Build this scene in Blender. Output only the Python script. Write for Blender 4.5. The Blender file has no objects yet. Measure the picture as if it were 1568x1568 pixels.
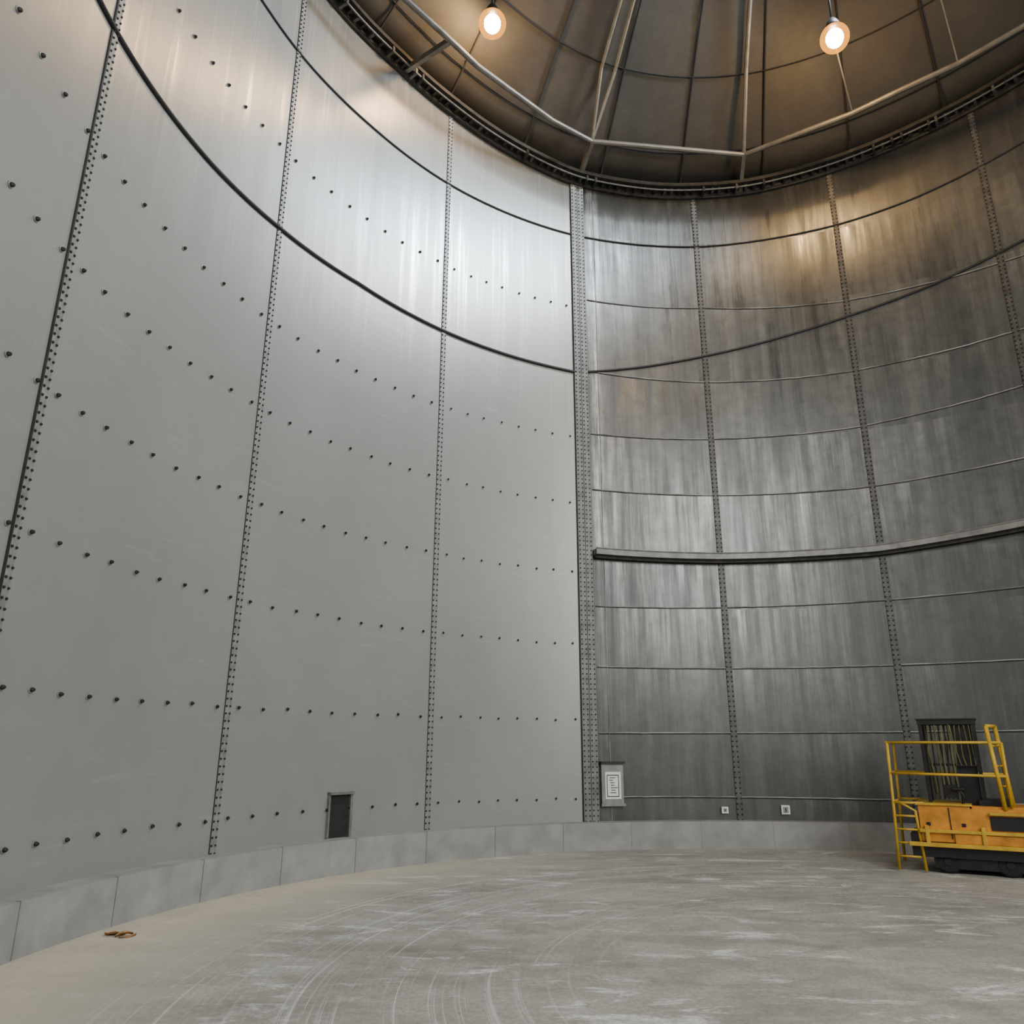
import bpy, math, random
import numpy as np
from mathutils import Vector, Matrix
random.seed(7)
S=8.2; R=S; CX,CY=0.4816*S,0.7676*S
D2R=math.pi/180
def ZW(z): return (z+0.2)*S
def W(th,z,r=1.0):
    a=th*D2R
    return Vector((CX+r*R*math.sin(a),CY+r*R*math.cos(a),ZW(z)))
KA=([-180,-90,-61,-50,-40,-30,-19,-5,9,22,33,47,90,180],[1.54,1.54,1.535,1.535,1.515,1.487,1.457,1.455,1.463,1.487,1.51,1.536,1.54,1.54])
KB=([-180,-72,-65,-53,-39.5,-29,-19,1.3,12,22,32,42,46,90],[1.32,1.317,1.309,1.306,1.292,1.286,1.281,1.286,1.297,1.306,1.323,1.349,1.362,1.40])
KC=([-180,-90,-75,-65,-53,-39.5,-29,-19,-9.2,1,12,21.4,31.4,40.7,43.2,90],[.883,.886,.893,.900,.905,.894,.888,.883,.919,.960,1.003,1.037,1.068,1.102,1.111,1.2])
KD=([-20,-17.6,0,20.7,37,90],[.423,.421,.420,.425,.446,.48])
def zi(K,t): return float(np.interp(t,K[0],K[1]))
def smooth(K):
    xs=np.arange(-180,181,1.0); ys=np.interp(xs,K[0],K[1])
    k=np.hanning(9);k/=k.sum(); ys=np.convolve(np.pad(ys,4,mode='edge'),k,'valid'); return (xs,ys)
KA=smooth(KA);KB=smooth(KB)

# ------------------------------------------------------------ mesh builder
class MB:
    def __init__(s): s.v=[];s.f=[];s.m=[];s.uv=[]
    def face(s,idx,mi=0): s.f.append(tuple(idx));s.m.append(mi)
    def add(s,vs,fs,mi=0):
        b=len(s.v); s.v+= [tuple(v) for v in vs]
        for f in fs: s.face([b+i for i in f],mi)
    def box(s,c,size,rot=None,mi=0):
        c=Vector(c);x,y,z=[k/2 for k in size];rot=rot or Matrix.Identity(3)
        vs=[c+rot@Vector((sx*x,sy*y,sz*z)) for sx in(-1,1) for sy in(-1,1) for sz in(-1,1)]
        s.add(vs,[(0,1,3,2),(4,6,7,5),(0,4,5,1),(2,3,7,6),(0,2,6,4),(1,5,7,3)],mi)
    def beam(s,a,b,w,h,mi=0,up=Vector((0,0,1))):
        a=Vector(a);b=Vector(b);d=(b-a);L=d.length;d.normalize()
        x=d.cross(up); x=x.normalized() if x.length>1e-5 else Vector((1,0,0)); z=x.cross(d)
        rot=Matrix((x,d,z)).transposed(); s.box((a+b)/2,(w,L,h),rot,mi)
    def tube(s,pts,r,n=8,mi=0,closed=False):
        pts=[Vector(p) for p in pts];N=len(pts);b=len(s.v)
        for i,p in enumerate(pts):
            if closed: d=pts[(i+1)%N]-pts[i-1]
            else: d=pts[min(i+1,N-1)]-pts[max(i-1,0)]
            d.normalize(); up=Vector((0,0,1)) if abs(d.z)<.95 else Vector((1,0,0))
            x=d.cross(up).normalized();y=x.cross(d)
            rr=r[i] if isinstance(r,(list,tuple)) else r
            for k in range(n):
                a=2*math.pi*k/n; s.v.append(tuple(p+x*(rr*math.cos(a))+y*(rr*math.sin(a))))
        for i in range(N if closed else N-1):
            j=(i+1)%N
            for k in range(n):
                s.face((b+i*n+k,b+i*n+(k+1)%n,b+j*n+(k+1)%n,b+j*n+k),mi)
        if not closed:
            s.face([b+k for k in range(n)][::-1],mi); s.face([b+(N-1)*n+k for k in range(n)],mi)
    def cyl(s,a,b,r,n=16,mi=0,r2=None):
        s.tube([a,b],[r,r if r2 is None else r2],n,mi)
    def peg(s,base,nrm,r,h,n=6,mi=0):
        nrm=Vector(nrm).normalized();x=nrm.cross(Vector((0,0,1))).normalized();y=x.cross(nrm);base=Vector(base)
        b=len(s.v)
        for rr,hh in((r,0),(r,h*.6),(r*.55,h)):
            for k in range(n):
                a=2*math.pi*k/n; s.v.append(tuple(base+nrm*hh+x*(rr*math.cos(a))+y*(rr*math.sin(a))))
        for l in range(2):
            for k in range(n):
                s.face((b+l*n+k,b+l*n+(k+1)%n,b+(l+1)*n+(k+1)%n,b+(l+1)*n+k),mi)
        s.face([b+2*n+k for k in range(n)],mi)
    def arcband(s,th0,th1,zf0,zf1,r0,r1,step=1.0,mi=0):
        n=max(1,int(round((th1-th0)/step)));b=len(s.v)
        for i in range(n+1):
            t=th0+(th1-th0)*i/n
            za=zf0(t);zb=zf1(t)
            for (z,r) in ((za,r0),(zb,r0),(zb,r1),(za,r1)): s.v.append(tuple(W(t,z,r)))
        for i in range(n):
            for k in range(4):
                s.face((b+i*4+k,b+i*4+(k+1)%4,b+(i+1)*4+(k+1)%4,b+(i+1)*4+k),mi)
        s.face((b,b+3,b+2,b+1),mi); e=b+n*4; s.face((e,e+1,e+2,e+3),mi)
    def obj(s,name,mats,parent=None,smooth=False,bevel=0):
        me=bpy.data.meshes.new(name);me.from_pydata(s.v,[],s.f)
        for m in mats: me.materials.append(m)
        me.polygons.foreach_set('material_index',s.m)
        if smooth: me.polygons.foreach_set('use_smooth',[True]*len(s.f))
        me.update()
        import bmesh
        bm=bmesh.new();bm.from_mesh(me);bmesh.ops.recalc_face_normals(bm,faces=bm.faces);bm.to_mesh(me);bm.free()
        o=bpy.data.objects.new(name,me);bpy.context.collection.objects.link(o)
        if parent: o.parent=parent
        if bevel:
            md=o.modifiers.new('bevel','BEVEL');md.width=bevel;md.segments=2;md.limit_method='ANGLE'
        return o
def empty(name,loc=(0,0,0)):
    o=bpy.data.objects.new(name,None);bpy.context.collection.objects.link(o);o.location=loc;return o

# ------------------------------------------------------------ materials
class NT:
    def __init__(s,name):
        s.m=bpy.data.materials.new(name);s.m.use_nodes=True;s.t=s.m.node_tree;s.n=s.t.nodes;s.b=s.n['Principled BSDF']
    def new(s,t,**k):
        n=s.n.new(t)
        for a,v in k.items(): setattr(n,a,v)
        return n
    def link(s,a,b): s.t.links.new(a,b)
    def setin(s,n,i,v):
        if isinstance(v,bpy.types.NodeSocket): s.link(v,n.inputs[i])
        else: n.inputs[i].default_value=v
    def math(s,op,a,b=0.0,clamp=False):
        n=s.new('ShaderNodeMath',operation=op,use_clamp=clamp);s.setin(n,0,a);s.setin(n,1,b);return n.outputs[0]
    def coord(s,kind='Object'): return s.new('ShaderNodeTexCoord').outputs[kind]
    def map(s,v,scale=(1,1,1),loc=(0,0,0)):
        n=s.new('ShaderNodeMapping');s.link(v,n.inputs[0]);n.inputs['Scale'].default_value=scale;n.inputs['Location'].default_value=loc;return n.outputs[0]
    def noise(s,v,scale=1,detail=4,rough=.55,dist=0):
        n=s.new('ShaderNodeTexNoise');s.link(v,n.inputs['Vector']);n.inputs['Scale'].default_value=scale;n.inputs['Detail'].default_value=detail;n.inputs['Roughness'].default_value=rough;n.inputs['Distortion'].default_value=dist;return n.outputs['Fac']
    def white(s,v):
        n=s.new('ShaderNodeTexWhiteNoise',noise_dimensions='2D');s.link(v,n.inputs['Vector']);return n.outputs['Value']
    def ramp(s,f,stops):
        n=s.new('ShaderNodeValToRGB');s.link(f,n.inputs[0]);e=n.color_ramp.elements
        while len(e)<len(stops): e.new(.5)
        for el,(p,c) in zip(e,stops):
            el.position=p; el.color=(c,c,c,1) if isinstance(c,(int,float)) else (*c,1)
        return n.outputs[0]
    def mix(s,f,a,b,mode='MIX'):
        n=s.new('ShaderNodeMix',data_type='RGBA',blend_type=mode)
        s.setin(n,0,f)
        for i,v in((6,a),(7,b)):
            if isinstance(v,tuple): n.inputs[i].default_value=(*v,1) if len(v)==3 else v
            else: s.link(v,n.inputs[i])
        return n.outputs[2]
    def mr(s,f,a,b,c,d):
        n=s.new('ShaderNodeMapRange');s.link(f,n.inputs[0])
        for i,v in enumerate((a,b,c,d)): n.inputs[i+1].default_value=v
        return n.outputs[0]
    def bump(s,h,st=.2,dist=.02):
        n=s.new('ShaderNodeBump');n.inputs['Strength'].default_value=st;n.inputs['Distance'].default_value=dist;s.link(h,n.inputs['Height']);s.link(n.outputs[0],s.b.inputs['Normal'])
def simple(name,col,rough=.5,metal=0,nscale=6,amt=.25,emit=None):
    g=NT(name);c=g.coord();n=g.noise(c,nscale,4)
    cr=g.ramp(n,[(.3,tuple(x*(1-amt) for x in col)),(.7,tuple(min(1,x*(1+amt)) for x in col))])
    g.link(cr,g.b.inputs['Base Color']);g.b.inputs['Roughness'].default_value=rough;g.b.inputs['Metallic'].default_value=metal
    if emit: g.b.inputs['Emission Color'].default_value=(*emit[0],1);g.b.inputs['Emission Strength'].default_value=emit[1]
    return g.m

def wall_mat(name,left):
    g=NT(name);uv=g.coord('UV')
    streak=g.noise(g.map(uv,(3.2,.16,1)),1,5,.6)
    fine=g.noise(g.map(uv,(14.0,.35,1)),1,3,.6)
    blot=g.noise(g.map(uv,(.5,.35,1)),1,4,.6)
    grain=g.noise(g.map(uv,(4,4,1)),1,6,.75)
    sep=g.new('ShaderNodeSeparateXYZ');g.link(uv,sep.inputs[0]);u=sep.outputs[0];z=sep.outputs[1]
    if left:
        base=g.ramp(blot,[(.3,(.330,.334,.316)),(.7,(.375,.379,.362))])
        col=g.mix(g.mr(grain,.4,.7,.0,.12),base,(.26,.262,.246))
        sc=g.noise(g.map(uv,(.8,9,1),(3,1,0)),1,4,.7,.6)
        col=g.mix(g.mr(sc,.60,.74,0,.26),col,(.55,.56,.55))
        up=g.mr(z,7.2,9.5,0,1)
        drip=g.noise(g.map(uv,(6,.13,1),(2,5,0)),1,5,.75)
        dk=g.mr(drip,.52,.70,0,1)
        col=g.mix(g.math('MULTIPLY',g.math('MULTIPLY',dk,.55),up),col,(.70,.72,.73))
        col=g.mix(g.math('MULTIPLY',g.mr(streak,.5,.3,0,.35),up),col,(.19,.19,.18))
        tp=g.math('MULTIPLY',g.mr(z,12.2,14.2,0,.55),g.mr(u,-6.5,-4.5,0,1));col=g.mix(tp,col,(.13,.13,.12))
        rr=g.math('SUBTRACT',.36,g.math('MULTIPLY',g.math('MULTIPLY',dk,up),.14))
        g.link(rr,g.b.inputs['Roughness'])
        g.b.inputs['Metallic'].default_value=.42
    else:
        cu=g.math('FLOOR',g.math('DIVIDE',g.math('SUBTRACT',u,.09),2.9))
        # plate row coordinate (follows the real joint heights)
        jz=[-.4,.82,1.9,3.04,4.15,5.1,6.43,7.62,8.9,10.62,12.25,14.5]
        zr=None
        for a_,b_ in zip(jz[:-1],jz[1:]):
            q=g.mr(z,a_,b_,0,1);zr=q if zr is None else g.math('ADD',zr,q)
        cz=g.math('FLOOR',zr)
        cb=g.new('ShaderNodeCombineXYZ');g.link(cu,cb.inputs[0]);g.link(cz,cb.inputs[1]);pv=g.white(cb.outputs[0])
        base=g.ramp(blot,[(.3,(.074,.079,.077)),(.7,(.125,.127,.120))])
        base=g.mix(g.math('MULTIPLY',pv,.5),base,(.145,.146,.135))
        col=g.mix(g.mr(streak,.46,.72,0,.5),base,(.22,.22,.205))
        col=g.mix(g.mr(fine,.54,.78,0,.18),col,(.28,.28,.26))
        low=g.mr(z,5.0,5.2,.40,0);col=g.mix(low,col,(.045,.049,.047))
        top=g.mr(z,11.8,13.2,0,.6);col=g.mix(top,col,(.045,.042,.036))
        cb2=g.new('ShaderNodeCombineXYZ');g.link(g.math('MULTIPLY',u,4.5),cb2.inputs[0]);g.link(g.math('MULTIPLY',cz,7.3),cb2.inputs[1]);g.link(g.math('MULTIPLY',z,.25),cb2.inputs[2])
        dr=g.noise(cb2.outputs[0],1,5,.7)
        fr=g.math('FRACT',zr)
        wide=g.noise(g.map(uv,(.8,.35,1),(7,3,0)),1,3,.5)
        kk=g.math('MULTIPLY',g.mr(dr,.44,.70,0,1),g.math('MULTIPLY',g.mr(fr,-.1,1,0,.8),g.mr(wide,.42,.64,.05,1)))
        kk=g.math('MULTIPLY',kk,g.mr(z,4.9,5.4,.5,1))
        col=g.mix(kk,col,(.42,.42,.39))
        nb=g.math('MULTIPLY',g.mr(u,-2.45,-2.3,0,1),g.mr(u,-2.25,-2.1,1,0))
        nb=g.math('MULTIPLY',nb,g.mr(g.noise(g.map(uv,(10,.5,1),(1,9,0)),1,4,.7),.4,.62,0,.8))
        nb=g.math('MULTIPLY',nb,g.mr(z,4.9,5.4,.15,1));col=g.mix(nb,col,(.5,.5,.48))
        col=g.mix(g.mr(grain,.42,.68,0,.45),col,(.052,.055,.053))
        g.link(g.mr(dr,.38,.66,.44,.22),g.b.inputs['Roughness'])
        g.b.inputs['Metallic'].default_value=.5
    g.link(col,g.b.inputs['Base Color'])
    hb=g.math('ADD',g.math('MULTIPLY',streak,.12 if left else .9),g.math('MULTIPLY',g.noise(g.map(uv,(1.2,.5,1)),1,2),1.5))
    g.bump(hb,.13 if left else .3,.02)
    return g.m
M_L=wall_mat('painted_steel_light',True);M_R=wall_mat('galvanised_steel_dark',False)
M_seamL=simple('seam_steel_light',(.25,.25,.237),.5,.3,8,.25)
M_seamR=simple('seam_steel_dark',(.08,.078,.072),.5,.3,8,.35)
M_rivet=simple('rivet_dark',(.03,.028,.027),.5,.4,20,.3)
M_black=simple('black_sealant',(.015,.015,.015),.6,0,10,.3)
M_weld=simple('weld_bead_pale',(.27,.27,.25),.6,.1,1.5,.7)
M_ledge=simple('ledge_steel',(.19,.19,.175),.5,.3,5,.3)
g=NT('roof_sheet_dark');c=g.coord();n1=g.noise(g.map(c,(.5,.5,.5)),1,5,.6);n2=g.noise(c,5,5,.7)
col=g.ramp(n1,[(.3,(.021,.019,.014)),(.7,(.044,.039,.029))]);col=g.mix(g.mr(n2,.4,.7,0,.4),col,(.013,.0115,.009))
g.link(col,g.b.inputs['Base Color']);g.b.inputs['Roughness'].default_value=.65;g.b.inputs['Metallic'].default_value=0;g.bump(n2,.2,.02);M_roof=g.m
M_roofline=simple('roof_joint_black',(.005,.004,.004),.8,0,10,.3)
M_rib=simple('truss_pipe_grey',(.14,.13,.108),.5,.3,4,.25)
M_rim=simple('rim_rusty_steel',(.026,.023,.018),.7,.2,7,.6)
g=NT('concrete_floor');c=g.coord()
n1=g.noise(g.map(c,(.35,.8,1)),1,5,.65,.4);n2=g.noise(c,2.0,7,.8);n3=g.noise(c,26,4,.75)
col=g.ramp(n1,[(.3,(.23,.222,.192)),(.7,(.38,.37,.325))])
col=g.mix(g.mr(n2,.42,.66,0,.6),col,(.50,.49,.44))
pn=g.noise(g.map(c,(.9,2.3,1),(4,2,0)),1,6,.75,.6)
col=g.mix(g.mr(pn,.55,.65,0,.85),col,(.78,.77,.715))
col=g.mix(g.mr(g.noise(g.map(c,(.7,1.8,1),(1,7,0)),1,5,.7,.4),.50,.68,0,.65),col,(.175,.168,.147))
col=g.mix(g.mr(n3,.42,.68,0,.48),col,(.135,.132,.115))
sp=g.new('ShaderNodeSeparateXYZ');g.link(c,sp.inputs[0])
dx=g.math('SUBTRACT',sp.outputs[0],CX);dy=g.math('SUBTRACT',sp.outputs[1],CY)
rad=g.math('SQRT',g.math('ADD',g.math('MULTIPLY',dx,dx),g.math('MULTIPLY',dy,dy)))
ang=g.math('ARCTAN2',dx,dy)
cmb=g.new('ShaderNodeCombineXYZ');g.link(rad,cmb.inputs[0]);g.link(ang,cmb.inputs[1])
arc=g.noise(g.map(cmb.outputs[0],(16,.7,1)),1,4,.75)
msk=g.math('MULTIPLY',g.mr(rad,3.0,4.4,0,1),g.mr(rad,6.2,7.0,1,0))
col=g.mix(g.math('MULTIPLY',g.mr(arc,.55,.66,0,.55),msk),col,(.76,.75,.70))
tan=g.math('MULTIPLY',g.mr(rad,5.9,7.5,0,.85),g.mr(sp.outputs[0],-2.5,1.5,1,.1))
tn=g.mix(g.mr(n2,.4,.7,0,.7),(.60,.53,.41),(.40,.345,.26))
col=g.mix(tan,col,tn)
g.link(col,g.b.inputs['Base Color']);g.b.inputs['Roughness'].default_value=.75
g.bump(g.math('ADD',n2,g.math('MULTIPLY',n3,.3)),.3,.02);M_floor=g.m
M_curb=simple('curb_concrete_grey',(.27,.27,.256),.7,0,3,.18)
M_yel=simple('yellow_paint',(.50,.31,.02),.45,0,5,.25)
M_org=simple('orange_paint',(.50,.20,.015),.45,0,4,.35)
M_dark=simple('machine_black',(.010,.010,.010),.5,.2,8,.4)
M_rub=simple('tyre_rubber',(.008,.008,.008),.85,0,20,.2)
M_glass=simple('olive_screen',(.16,.15,.06),.3,.2,6,.5)
M_white=simple('paper_white',(.75,.75,.72),.6,0,3,.05)
M_frame=simple('frame_grey',(.24,.24,.22),.4,.5,8,.2)
M_leaf=simple('dry_leaf',(.36,.2,.08),.8,0,20,.4)
M_bulb=simple('lamp_glow',(1,.9,.7),.5,0,1,.0,emit=((1,.62,.27),480))
g=NT('amber_halo_shell');g.n.remove(g.b);em=g.new('ShaderNodeEmission');em.inputs[0].default_value=(1,.36,.03,1);em.inputs[1].default_value=2.6
tr=g.new('ShaderNodeBsdfTransparent');ms=g.new('ShaderNodeMixShader');nz=g.noise(g.coord(),3,2)
g.link(g.mr(nz,.2,.8,.40,.5),ms.inputs[0]);g.link(tr.outputs[0],ms.inputs[1]);g.link(em.outputs[0],ms.inputs[2]);g.link(ms.outputs[0],g.n['Material Output'].inputs[0]);M_halo=g.m  # glowing see-through shell added around the bulb to imitate a warm halo

# ------------------------------------------------------------ walls
def wall_section(name,t0,t1,mat):
    n=int(round((t1-t0)/1.0));NZ=14
    vs=[];fs=[];uvs=[]
    for r in (1.0,1.018):
        for i in range(n+1):
            t=t0+(t1-t0)*i/n;zt=zi(KA,t)+.01
            for k in range(NZ+1):
                z=-.2+(zt+.2)*k/NZ;vs.append(tuple(W(t,z,r)));uvs.append((t*D2R*R,ZW(z)))
    st=NZ+1;o2=(n+1)*st
    def I(s,i,k): return s*o2+i*st+k
    for i in range(n):
        for k in range(NZ):
            fs.append((I(0,i,k),I(0,i,k+1),I(0,i+1,k+1),I(0,i+1,k)))
            fs.append((I(1,i,k),I(1,i+1,k),I(1,i+1,k+1),I(1,i,k+1)))
        fs.append((I(0,i,NZ),I(1,i,NZ),I(1,i+1,NZ),I(0,i+1,NZ)))
    for i in (0,n):
        for k in range(NZ): fs.append((I(0,i,k),I(0,i,k+1),I(1,i,k+1),I(1,i,k)))
    me=bpy.data.meshes.new(name);me.from_pydata(vs,[],fs);ul=me.uv_layers.new(name='UVMap')
    for l in me.loops: ul.data[l.index].uv=uvs[l.vertex_index]
    me.materials.append(mat)
    for p in me.polygons: p.use_smooth = p.index< n*(2*NZ+1)
    me.update()
    o=bpy.data.objects.new(name,me);bpy.context.collection.objects.link(o)
    import bmesh
    bm=bmesh.new();bm.from_mesh(me);bmesh.ops.recalc_face_normals(bm,faces=bm.faces);bm.to_mesh(me);bm.free()
    return o
wl=wall_section('wall_left',-142,-18.45,M_L)
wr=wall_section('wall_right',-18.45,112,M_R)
def nrm(t): a=t*D2R; return Vector((-math.sin(a),-math.cos(a),0))
def seam(name,t,parent,mat,w=.62,rv=.013,dark=True):
    b=MB()
    zt=zi(KA,t)
    h=w/2
    b.arcband(t-h,t+h,lambda q:-.2,lambda q:zt,1.0005,.9982,step=h)
    pitch=.088/S
    z=-.19
    while z<zt-.01:
        for sgn in(-1,1):
            tt=t+sgn*h*.70
            b.peg(W(tt,z,.9982),nrm(tt),rv,.016,6,1)
        z+=pitch
    for sgn in (-1,1):
        b.arcband(t+sgn*h-.025,t+sgn*h+.025,lambda q:-.2,lambda q:zt,1.0003,.9985,step=.05,mi=2)
    return b.obj(name,[mat,M_rivet,M_black],parent)
for i,t in enumerate((-135,-112,-89.6,-65.1,-39.6)): seam(f'seam_{i+1}',t,wl,M_seamL)
b=MB()
b.arcband(-90.1,-89.97,lambda q:-.2,lambda q:1.53,1.0,.998,step=.1);b.obj('joint_strip',[M_black],wl)
b=MB()
b.arcband(-19.3,-17.3,lambda q:-.2,lambda q:zi(KA,-18.5),1.0005,.995,step=.5)
for t in (-19.1,-18.55,-18.05,-17.5):
    z=-.19
    while z<1.45:
        b.peg(W(t,z,.995),nrm(t),.0135,.016,6,1); z+=.088/S
b.arcband(-18.34,-18.27,lambda q:-.2,lambda q:1.45,.9955,.9944,step=.1,mi=2)
b.arcband(-19.40,-19.3,lambda q:-.2,lambda q:1.45,1.0,.9975,step=.1,mi=2)
b.arcband(-17.3,-17.2,lambda q:-.2,lambda q:1.45,1.0,.9975,step=.1,mi=2)
b.obj('seam_wide',[simple('stanchion_steel',(.17,.17,.16),.5,.3,6,.3),M_rivet,M_black],wr)
for i,t in enumerate((.6,21.1,40.3,60,80,100)): seam(f'seam_{i+1}',t,wr,M_seamR,w=.75,rv=.015)
b=MB()
for z in (-.102,.056,.218,.380,.545,.712,1.067):
    for a,c_,n in ((-138,-113,9),(-112,-90.6,8),(-88.2,-66.4,9),(-63.8,-41.0,9),(-38.2,-20.2,8)):
        for i in range(n):
            t=a+(c_-a)*i/(n-1)+random.uniform(-.12,.12)
            zz=z+random.uniform(-.0015,.0015)
            k=.85 if a>-50 else 1
            b.peg(W(t,zz,1.0),nrm(t),.021*k,.042*k,8,0)
            b.peg(W(t,zz,.9997),nrm(t),.032*k,.008,8,1)
b.obj('bolts',[M_rivet,M_seamL],wl)
def cable(K,t0,t1,r,name,parent,mat=M_black,off=.002):
    b=MB();b.tube([W(t0+(t1-t0)*i/240,zi(K,t0+(t1-t0)*i/240),1-off) for i in range(241)],r,8);return b.obj(name,[mat],parent,smooth=True)
cable(KC,-140,-19,.030,'cable_1',wl);cable(KC,-19,110,.025,'cable_1',wr)
cable(KB,-140,-19,.018,'cable_2',wl);cable(KB,-19,110,.016,'cable_2',wr)
b=MB()
def bead(zf,t0=-17,t1=110,r=.010,mi=0):
    n=int((t1-t0)/1);b.tube([W(t0+(t1-t0)*i/n,zf(t0+(t1-t0)*i/n)+random.uniform(-.0006,.0006),.9996) for i in range(n+1)],r,6,mi)
    b.tube([W(t0+(t1-t0)*i/n,zf(t0+(t1-t0)*i/n)-.0024,.9998) for i in range(n+1)],.008,6,1)
def lin(*a): return lambda t: float(np.interp(t,a[::2],a[1::2]))
for zf in (lin(-16,1.095,1.2,1.10,20,1.082,43,1.075),lin(-16,.893,0,.886,20,.886,45,.9),lin(-16,.726,0,.731,20,.738,40,.765),lin(-16,.584,20,.586,40,.602),lin(-16,.306,20,.318,40,.326),lin(-16,.171,35,.176),lin(-16,.030,35,.036),lin(-16,-.10,35,-.104)):
    bead(zf)
for t in (-15.6,): b.tube([W(t,z,.9997) for z in np.linspace(-.2,1.4,20)],.008,6)
b.obj('weld_beads',[M_weld,M_rim],wr,smooth=True)
b=MB()
zd=lambda t:zi(KD,t)
b.arcband(-17.2,110,lambda t:zd(t)+.000,lambda t:zd(t)+.013,1.0,.975)
b.arcband(-17.2,110,lambda t:zd(t)-.007,lambda t:zd(t)+.0005,1.0,.985,mi=1)
b.tube([W(t,zd(t)+.014,.9755) for t in np.linspace(-17.2,110,140)],.018,6)
b.obj('trim_ledge',[M_ledge,M_rim],wr)
# curb
b=MB()
b.arcband(-142,112,lambda t:-.2,lambda t:-.1475,1.0,.965,step=1)
for t in range(-140,112,9): b.arcband(t,t+.07,lambda q:-.199,lambda q:-.147,.97,.9646,step=.07,mi=1)
curb=b.obj('trim_curb',[M_curb,M_frame])
# floor
b=MB();N=96
def disc(b,rad,z): 
    b.add([(CX+rad*math.cos(2*math.pi*i/N),CY+rad*math.sin(2*math.pi*i/N),z) for i in range(N)],[tuple(range(N))])
disc(b,R*1.0,0.0);disc(b,R*1.0,-.15)
b.f+= [(i,(i+1)%N,N+(i+1)%N,N+i) for i in range(N)];b.m+=[0]*N
b.obj('floor',[M_floor])
b=MB();disc(b,R*4,-.02);b.obj('ground',[M_curb])
# roof
H=.50
def dz(t,r): return 1.5+(zi(KA,t)-1.5)*r*r+H*(1-r*r)
b=MB();rs=[1.02,.95,.88,.8,.7,.6,.5,.4,.3,.2,.1,.03];NT_=120
for r in rs:
    for i in range(NT_):
        t=-180+360*i/NT_; b.v.append(tuple(W(t,dz(t,min(r,1.0))+.005,r)))
for l in range(len(rs)-1):
    for i in range(NT_):
        j=(i+1)%NT_;b.face((l*NT_+i,l*NT_+j,(l+1)*NT_+j,(l+1)*NT_+i))
b.face([(len(rs)-1)*NT_+i for i in range(NT_)])
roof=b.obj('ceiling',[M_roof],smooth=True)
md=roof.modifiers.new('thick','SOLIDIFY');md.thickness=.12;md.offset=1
b=MB()
def wr_(t): return ((t+180)%360)-180
for t in np.arange(-174,180,13.0):
    t=float(t)+3.5
    b.tube([W(t,dz(wr_(t),r)-.001,r) for r in np.linspace(.99,.08,24)],.020,6)
for r in (.93,.80,.66,.52,.38,.24,.1):
    b.tube([W(float(t),dz(float(t),r)-.001,r) for t in np.arange(-180,180,3)],.015,6,closed=True)
b.obj('sheet_joints',[M_roofline],roof)
b=MB()
ringk=([-180,-90,-57,-50,-34,-18,8,25,32,50,90,180],[.86,.86,.848,.838,.853,.902,.911,.840,.82,.812,.85,.86])
def RP(t,z=1.5): return W(t,z,float(np.interp(wr_(t),*ringk)))
rt=[-180,-160,-140,-120,-100,-84,-68,-57,-50,-42,-34,-26,-18,8,25,32,41,50,65,80,100,120,140,160]
b.tube([RP(t) for t in rt],.056,10,closed=True)
for t in (-140,-112,-80,-48,-18,8,62,95,130,165):
    b.beam(RP(t),W(t+ (.0),zi(KA,t)-.005,.998),.08,.12)
for t in (-140,-112,-80,8,62,95,130,165):
    b.tube([RP(t)]+[W(t,dz(t,r)-.02,r) for r in np.linspace(.78,.05,16)],.045,8)
for dt in (-.9,1.3):
    b.tube([RP(-18)+Vector((.0,0,0))]+[W(-18+dt*(1.2 if r>.5 else .8/r*.5),dz(-18,r)-.02,r) for r in np.linspace(.80,.12,16)],.034,8)
b.tube([RP(41),W(41,dz(41,.6)-.01,.6)],.014,6)
b.tube([RP(25),W(22.5,1.60,.66)],.016,6)
b.cyl(W(0,dz(0,0.0)-.06,0),W(0,dz(0,0)+.0,0),.5,24)
b.obj('roof_truss',[M_rib],roof)
b=MB()
zA=lambda t:zi(KA,t)
b.arcband(-142,112,lambda t:zA(t)-.004,lambda t:zA(t)+.006,1.0,.965)
b.arcband(-142,112,lambda t:zA(t)-.022,lambda t:zA(t)-.004,1.0,.992,mi=0)
t=-141.
while t<111:
    k=random.choice((0,0,1));b.arcband(t,t+.35,lambda q:zA(q)-.014-.006*k,lambda q:zA(q)+.002,.995,.975-.008*k,step=.35,mi=random.choice((0,0,1)));t+=random.uniform(1.0,1.7)
b.tube([W(float(t),zA(t)-.012,.972) for t in np.arange(-141,112,1.5)],.022,6,mi=1)
b.obj('rim_angle',[M_rim,M_seamR],roof)
# lamps
import bmesh
def sphere(name,r,mat,e,sz=1.0):
    me=bpy.data.meshes.new(name);bm=bmesh.new();bmesh.ops.create_uvsphere(bm,u_segments=24,v_segments=16,radius=r)
    for v in bm.verts: v.co.z*=sz
    bm.to_mesh(me);bm.free();me.materials.append(mat);me.polygons.foreach_set('use_smooth',[True]*len(me.polygons))
    o=bpy.data.objects.new(name,me);bpy.context.collection.objects.link(o);o.parent=e;return o
def lamp(p):
    e=empty('high_bay_lamp');e.location=p
    sphere('bulb',.155,M_bulb,e,1.15);sphere('halo_shell',.26,M_halo,e)
    b=MB();b.tube([(0,0,.23),(0,0,.27),(0,0,.38),(0,0,.46)],[.14,.14,.10,.05],20,0)
    P=e.location; c=Vector((P.x-CX,P.y-CY));th=math.degrees(math.atan2(c.x,c.y));rr=c.length/R
    top=ZW(dz(th,rr))-P.z
    b.cyl((0,0,.40),(0,0,top+.02),.022,8)
    b.obj('housing',[M_dark],e,smooth=True)
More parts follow.
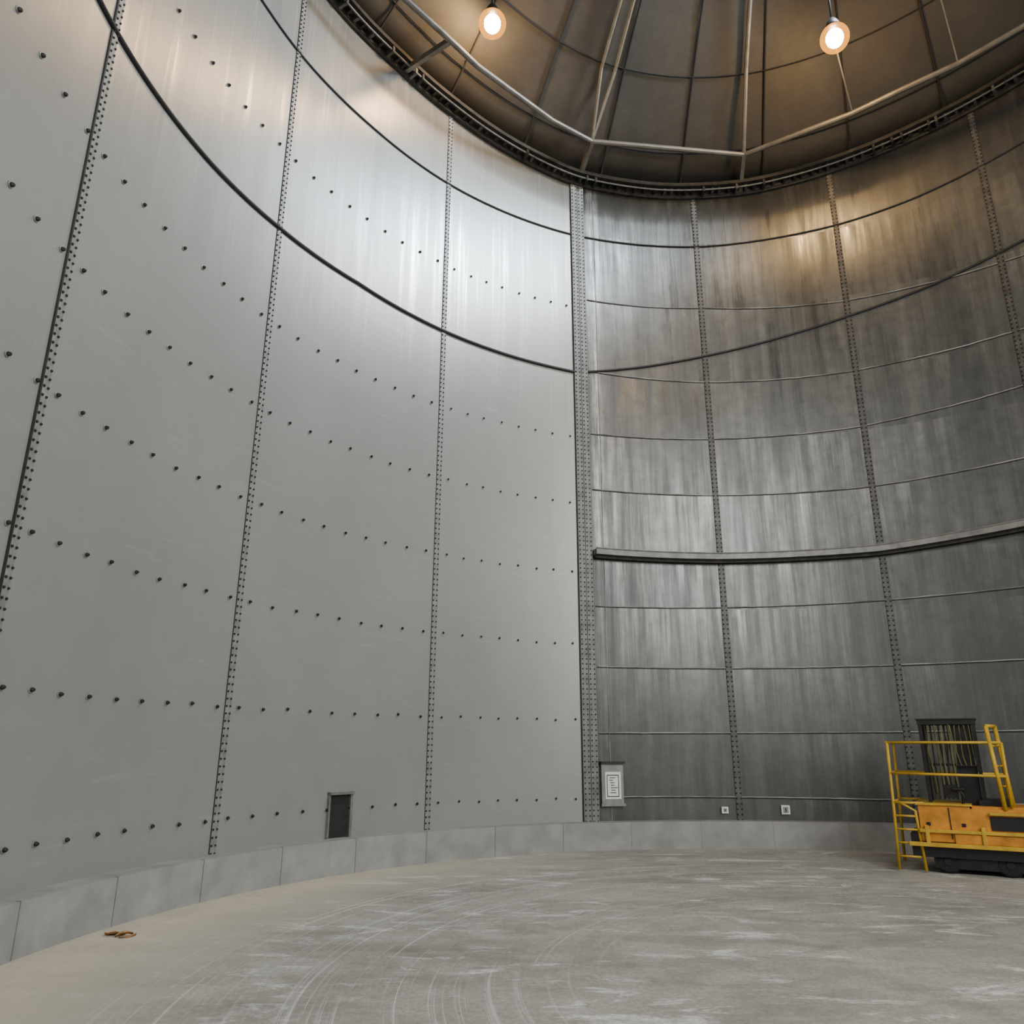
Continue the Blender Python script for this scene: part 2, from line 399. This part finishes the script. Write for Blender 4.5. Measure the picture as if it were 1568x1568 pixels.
lamp((-.05*S,1.36*S,ZW(1.585)));lamp((.727*S,1.354*S,ZW(1.54)));lamp((1.1*S,.4*S,ZW(1.6)))  # third lamp is unseen, added to even out the light
# door hatch, sign, boxes
e=empty('door_1',W(-50.7,-.11))
b=MB()
b.arcband(-52.1,-49.5,lambda q:-.147,lambda q:-.079,1.001,.9985,step=.5,mi=1)
for a,c_ in((-52.25,-52.05),(-49.6,-49.3)): b.arcband(a,c_,lambda q:-.147,lambda q:-.075,1.0,.994,step=.2,mi=0)
b.arcband(-52.25,-49.3,lambda q:-.079,lambda q:-.075,1.0,.990,step=.5,mi=0)
o=b.obj('hatch_frame',[M_frame,M_black],e);o.location=-e.location
e=empty('notice_board',W(-15.6,-.07));b=MB()
b.arcband(-17.0,-14.15,lambda q:-.113,lambda q:-.034,.9995,.992,step=.5,mi=0)
b.arcband(-17.15,-14.0,lambda q:-.034,lambda q:-.029,.9995,.986,step=.5,mi=2)
b.arcband(-17.15,-14.0,lambda q:-.118,lambda q:-.113,.9995,.988,step=.5,mi=0)
b.arcband(-16.55,-14.5,lambda q:-.104,lambda q:-.050,.9925,.991,step=.5,mi=1)
b.arcband(-16.35,-16.28,lambda q:-.099,lambda q:-.056,.991,.9902,step=.1,mi=2)
b.arcband(-14.85,-14.78,lambda q:-.099,lambda q:-.056,.991,.9902,step=.1,mi=2)
b.arcband(-16.35,-14.78,lambda q:-.0995,lambda q:-.098,.991,.9902,step=.3,mi=2)
b.arcband(-16.35,-14.78,lambda q:-.0572,lambda q:-.0557,.991,.9902,step=.3,mi=2)
for i in range(7):
    t=-16.1+random.random()*.3;z=-.062-.005*i;b.arcband(t,t+random.uniform(.4,.95),lambda q:z,lambda q:z+.0012,.991,.9902,step=.3,mi=2)
o=b.obj('board',[M_frame,M_white,M_black],e);o.location=-e.location
for nm,t0,t1,z0,z1 in(('junction_box',-1.7,-.9,-.134,-.121),('junction_box',5.6,6.6,-.135,-.117)):
    e=empty(nm,W((t0+t1)/2,(z0+z1)/2));b=MB()
    b.arcband(t0,t1,lambda q:z0,lambda q:z1,.9995,.993,step=.5,mi=0)
    b.arcband(t0+.2,t1-.2,lambda q:z0+.003,lambda q:z1-.003,.9935,.992,step=.3,mi=1)
    b.arcband(t0+.45,t1-.45,lambda q:z0+.005,lambda q:z1-.005,.9925,.991,step=.3,mi=2)
    o=b.obj('box',[M_white,M_frame,M_black],e);o.location=-e.location
# leaves
b=MB()
for k in range(5):
    c0=Vector((-3.51+random.uniform(-.13,.13),7.72+random.uniform(-.08,.08),.002));a=random.random()*6.28
    L=.075
    pts=[]
    for i in range(7):
        q=i/6;w=.035*math.sin(math.pi*q)
        for s_ in(-1,0,1):
            x=(q-.5)*L*2;y=s_*w;z=.02*abs(s_)+.02*math.sin(3*q+k)
            pts.append(c0+Vector((x*math.cos(a)-y*math.sin(a),x*math.sin(a)+y*math.cos(a),max(z,0))))
    b.add(pts,[(i*3+j,i*3+j+1,i*3+j+4,i*3+j+3) for i in range(6) for j in range(2)])
o=b.obj('dry_leaf',[M_leaf],smooth=True)
# ------------------------------------------------------------ access platform machine
lift=empty('mobile_access_platform',(5.47,11.80,0));lift.rotation_euler=(0,0,math.radians(-30));lift.scale=(1,1,.885)
b=MB()
r=.021
L=1.48;Dp=1.0
def pipe(pts,rr=r,mi=0): b.tube([Vector(p) for p in pts],rr,8,mi)
for y in(0,Dp):
    pipe([(0,y,.02),(.03,y,1.0),(.05,y,1.95)]) ; pipe([(L,y,1.0),(L,y,1.95)])
    pipe([(.05,y,1.95),(L,y,1.95)]);pipe([(.04,y,1.47),(L,y,1.45)])
    pipe([(.03,y,1.02),(.42,y,1.02)])
for z in(1.95,1.47,1.02): pipe([(.04,0,z),(.04,Dp,z)])
for z in(.82,.62,.42,.22): pipe([(.02,0,z),(.30,0,z)],.017)
pipe([(.34,0,.02),(.30,0,.9),(.12,0,1.02)])
for y in (0.0,.22):
    pipe([(1.40+y*.5,y,.95),(1.33+y*.5,y,2.2)],.028)
pipe([(1.33,0,2.2),(1.44,.22,2.2)],.028)
for z in (1.3,1.6,1.9): pipe([(1.37,0,z),(1.47,.22,z)],.016)
b.obj('railings',[M_yel],lift,smooth=True)
b=MB()
b.box((.66,.45,.73),(.64,.95,.54),mi=0)
b.box((.66,.45,1.01),(.70,1.0,.03),mi=2)
b.box((1.85,.45,.80),(1.75,.92,.32),mi=0)
b.box((1.45,-.015,.76),(.5,.02,.20),mi=1)
b.box((2.2,-.015,.76),(.5,.02,.20),mi=1)
b.box((1.55,.45,.97),(1.1,.85,.06),mi=0)
b.box((1.30,.40,1.03),(.4,.5,.12),mi=1)
b.box((1.55,-.04,.62),(2.45,.07,.05),mi=2)
b.box((1.5,-.06,.42),(2.65,.07,.06),mi=2)
b.box((1.95,-.05,.90),(1.5,.05,.04),mi=2)
b.box((1.75,-.03,.52),(2.0,.05,.14),mi=0)
b.box((1.5,.45,.40),(2.6,.9,.34),mi=1)
b.box((1.6,.45,.20),(2.3,.80,.26),mi=1)
b.box((.36,.45,.60),(.10,.8,.5),mi=0)
for x in (.42,1.1,1.7,2.3): b.box((x,-.05,.55),(.05,.06,.30),mi=2)
b.box((.72,-.03,.74),(.012,.02,.46),mi=1)
for x in(.45,.88): b.box((x,-.032,.72),(.05,.015,.05),mi=1)
b.tube([(.9,.1,1.0),(.93,.1,1.14),(.88,.1,1.24)],.018,8,1)
b.tube([(.80,.1,1.24),(.95,.1,1.24)],.03,8,1)
b.obj('body',[M_org,M_dark,M_yel],lift,bevel=.012)
b=MB()
for x in(.62,1.35,2.15):
    for y in(.05,.72):
        b.tube([(x,y-.005,.17),(x,y+.02,.17),(x,y+.14,.17),(x,y+.165,.17)],[.14,.17,.17,.14],24,0)
        b.tube([(x,y-.015,.17),(x,y+.02,.17)],[.05,.06],16,1)
b.obj('wheels',[M_rub,M_dark],lift)
b=MB()
x0,x1=.50,1.18
for x in(x0,x1):
    for y in(.25,.75): b.box((x,y,1.64),(.05,.05,1.30),mi=0)
for y in(.25,.75):
    b.box(((x0+x1)/2,y,2.27),(x1-x0+.07,.07,.07),mi=0);b.box(((x0+x1)/2,y,1.6),(x1-x0,.03,.03),mi=0)
b.box(((x0+x1)/2,.5,2.32),(x1-x0+.1,.6,.02),mi=0)
b.box((1.02,.45,1.61),(.26,.30,1.26),mi=0)
for i in range(11):
    x=x0+.05+i*.058
    b.tube([(x,.74,2.25),(x+random.uniform(-.02,.02),.74,1.9),(x+random.uniform(-.03,.03),.74,1.5),(x,.74,1.05)],.012,5,1)
for i in range(8):
    x=x0+.05+i*.045;b.tube([(x,.24,2.25),(x+random.uniform(-.03,.03),.22,1.9-.3*random.random()),(x+random.uniform(-.04,.04),.24,1.15)],.009,5,1 if i%2 else 0)
for i in range(5):
    x=.88+i*.06;b.tube([(x,.22,2.22),(x+random.uniform(-.03,.03),.20,1.9-.2*random.random()),(x+.02,.22,1.6)],.007,5,1)
b.box((.78,.2,1.2),(.16,.1,.2),mi=0)
b.obj('mast_cage',[M_dark,M_glass],lift)

# ------------------------------------------------------------ light
w=bpy.data.worlds.new('w');bpy.context.scene.world=w;w.use_nodes=True
bg=w.node_tree.nodes['Background'];bg.inputs[0].default_value=(1,.99,.97,1);bg.inputs[1].default_value=1.0
def area(name,loc,tgt,sx,sy,e,col=(1,1,1),spread=180):
    l=bpy.data.lights.new(name,'AREA');l.shape='RECTANGLE';l.size=sx;l.size_y=sy;l.energy=e;l.color=col;l.spread=math.radians(spread)
    o=bpy.data.objects.new(name,l);bpy.context.collection.objects.link(o);o.location=loc
    o.rotation_euler=(Vector(tgt)-Vector(loc)).to_track_quat('-Z','Y').to_euler();return o
area('open_side_fill',(CX+5,CY-8.5,9),(CX-3,CY+3,4),9,8,1750,(1,.995,.98))  # unseen area light added as soft fill from the open side
area('wall_glare_light',(.80*S,1.22*S,ZW(1.77)),(-.35*S,1.32*S,ZW(.9)),1.0,1.0,430,(.74,.87,1),110)  # unseen cool light under the closed roof, added for the left wall's glare
# camera
p,rl=0.2963,0.0044
cam=bpy.data.cameras.new('camera');co=bpy.data.objects.new('camera',cam);bpy.context.collection.objects.link(co)
cam.sensor_width=36;cam.lens=1178.05/1568*36;cam.clip_end=200
co.matrix_world=Matrix.Translation((0,0,.2*S))@Matrix.Rotation(math.pi/2+p,4,'X')@Matrix.Rotation(rl,4,'Z')
bpy.context.scene.camera=co
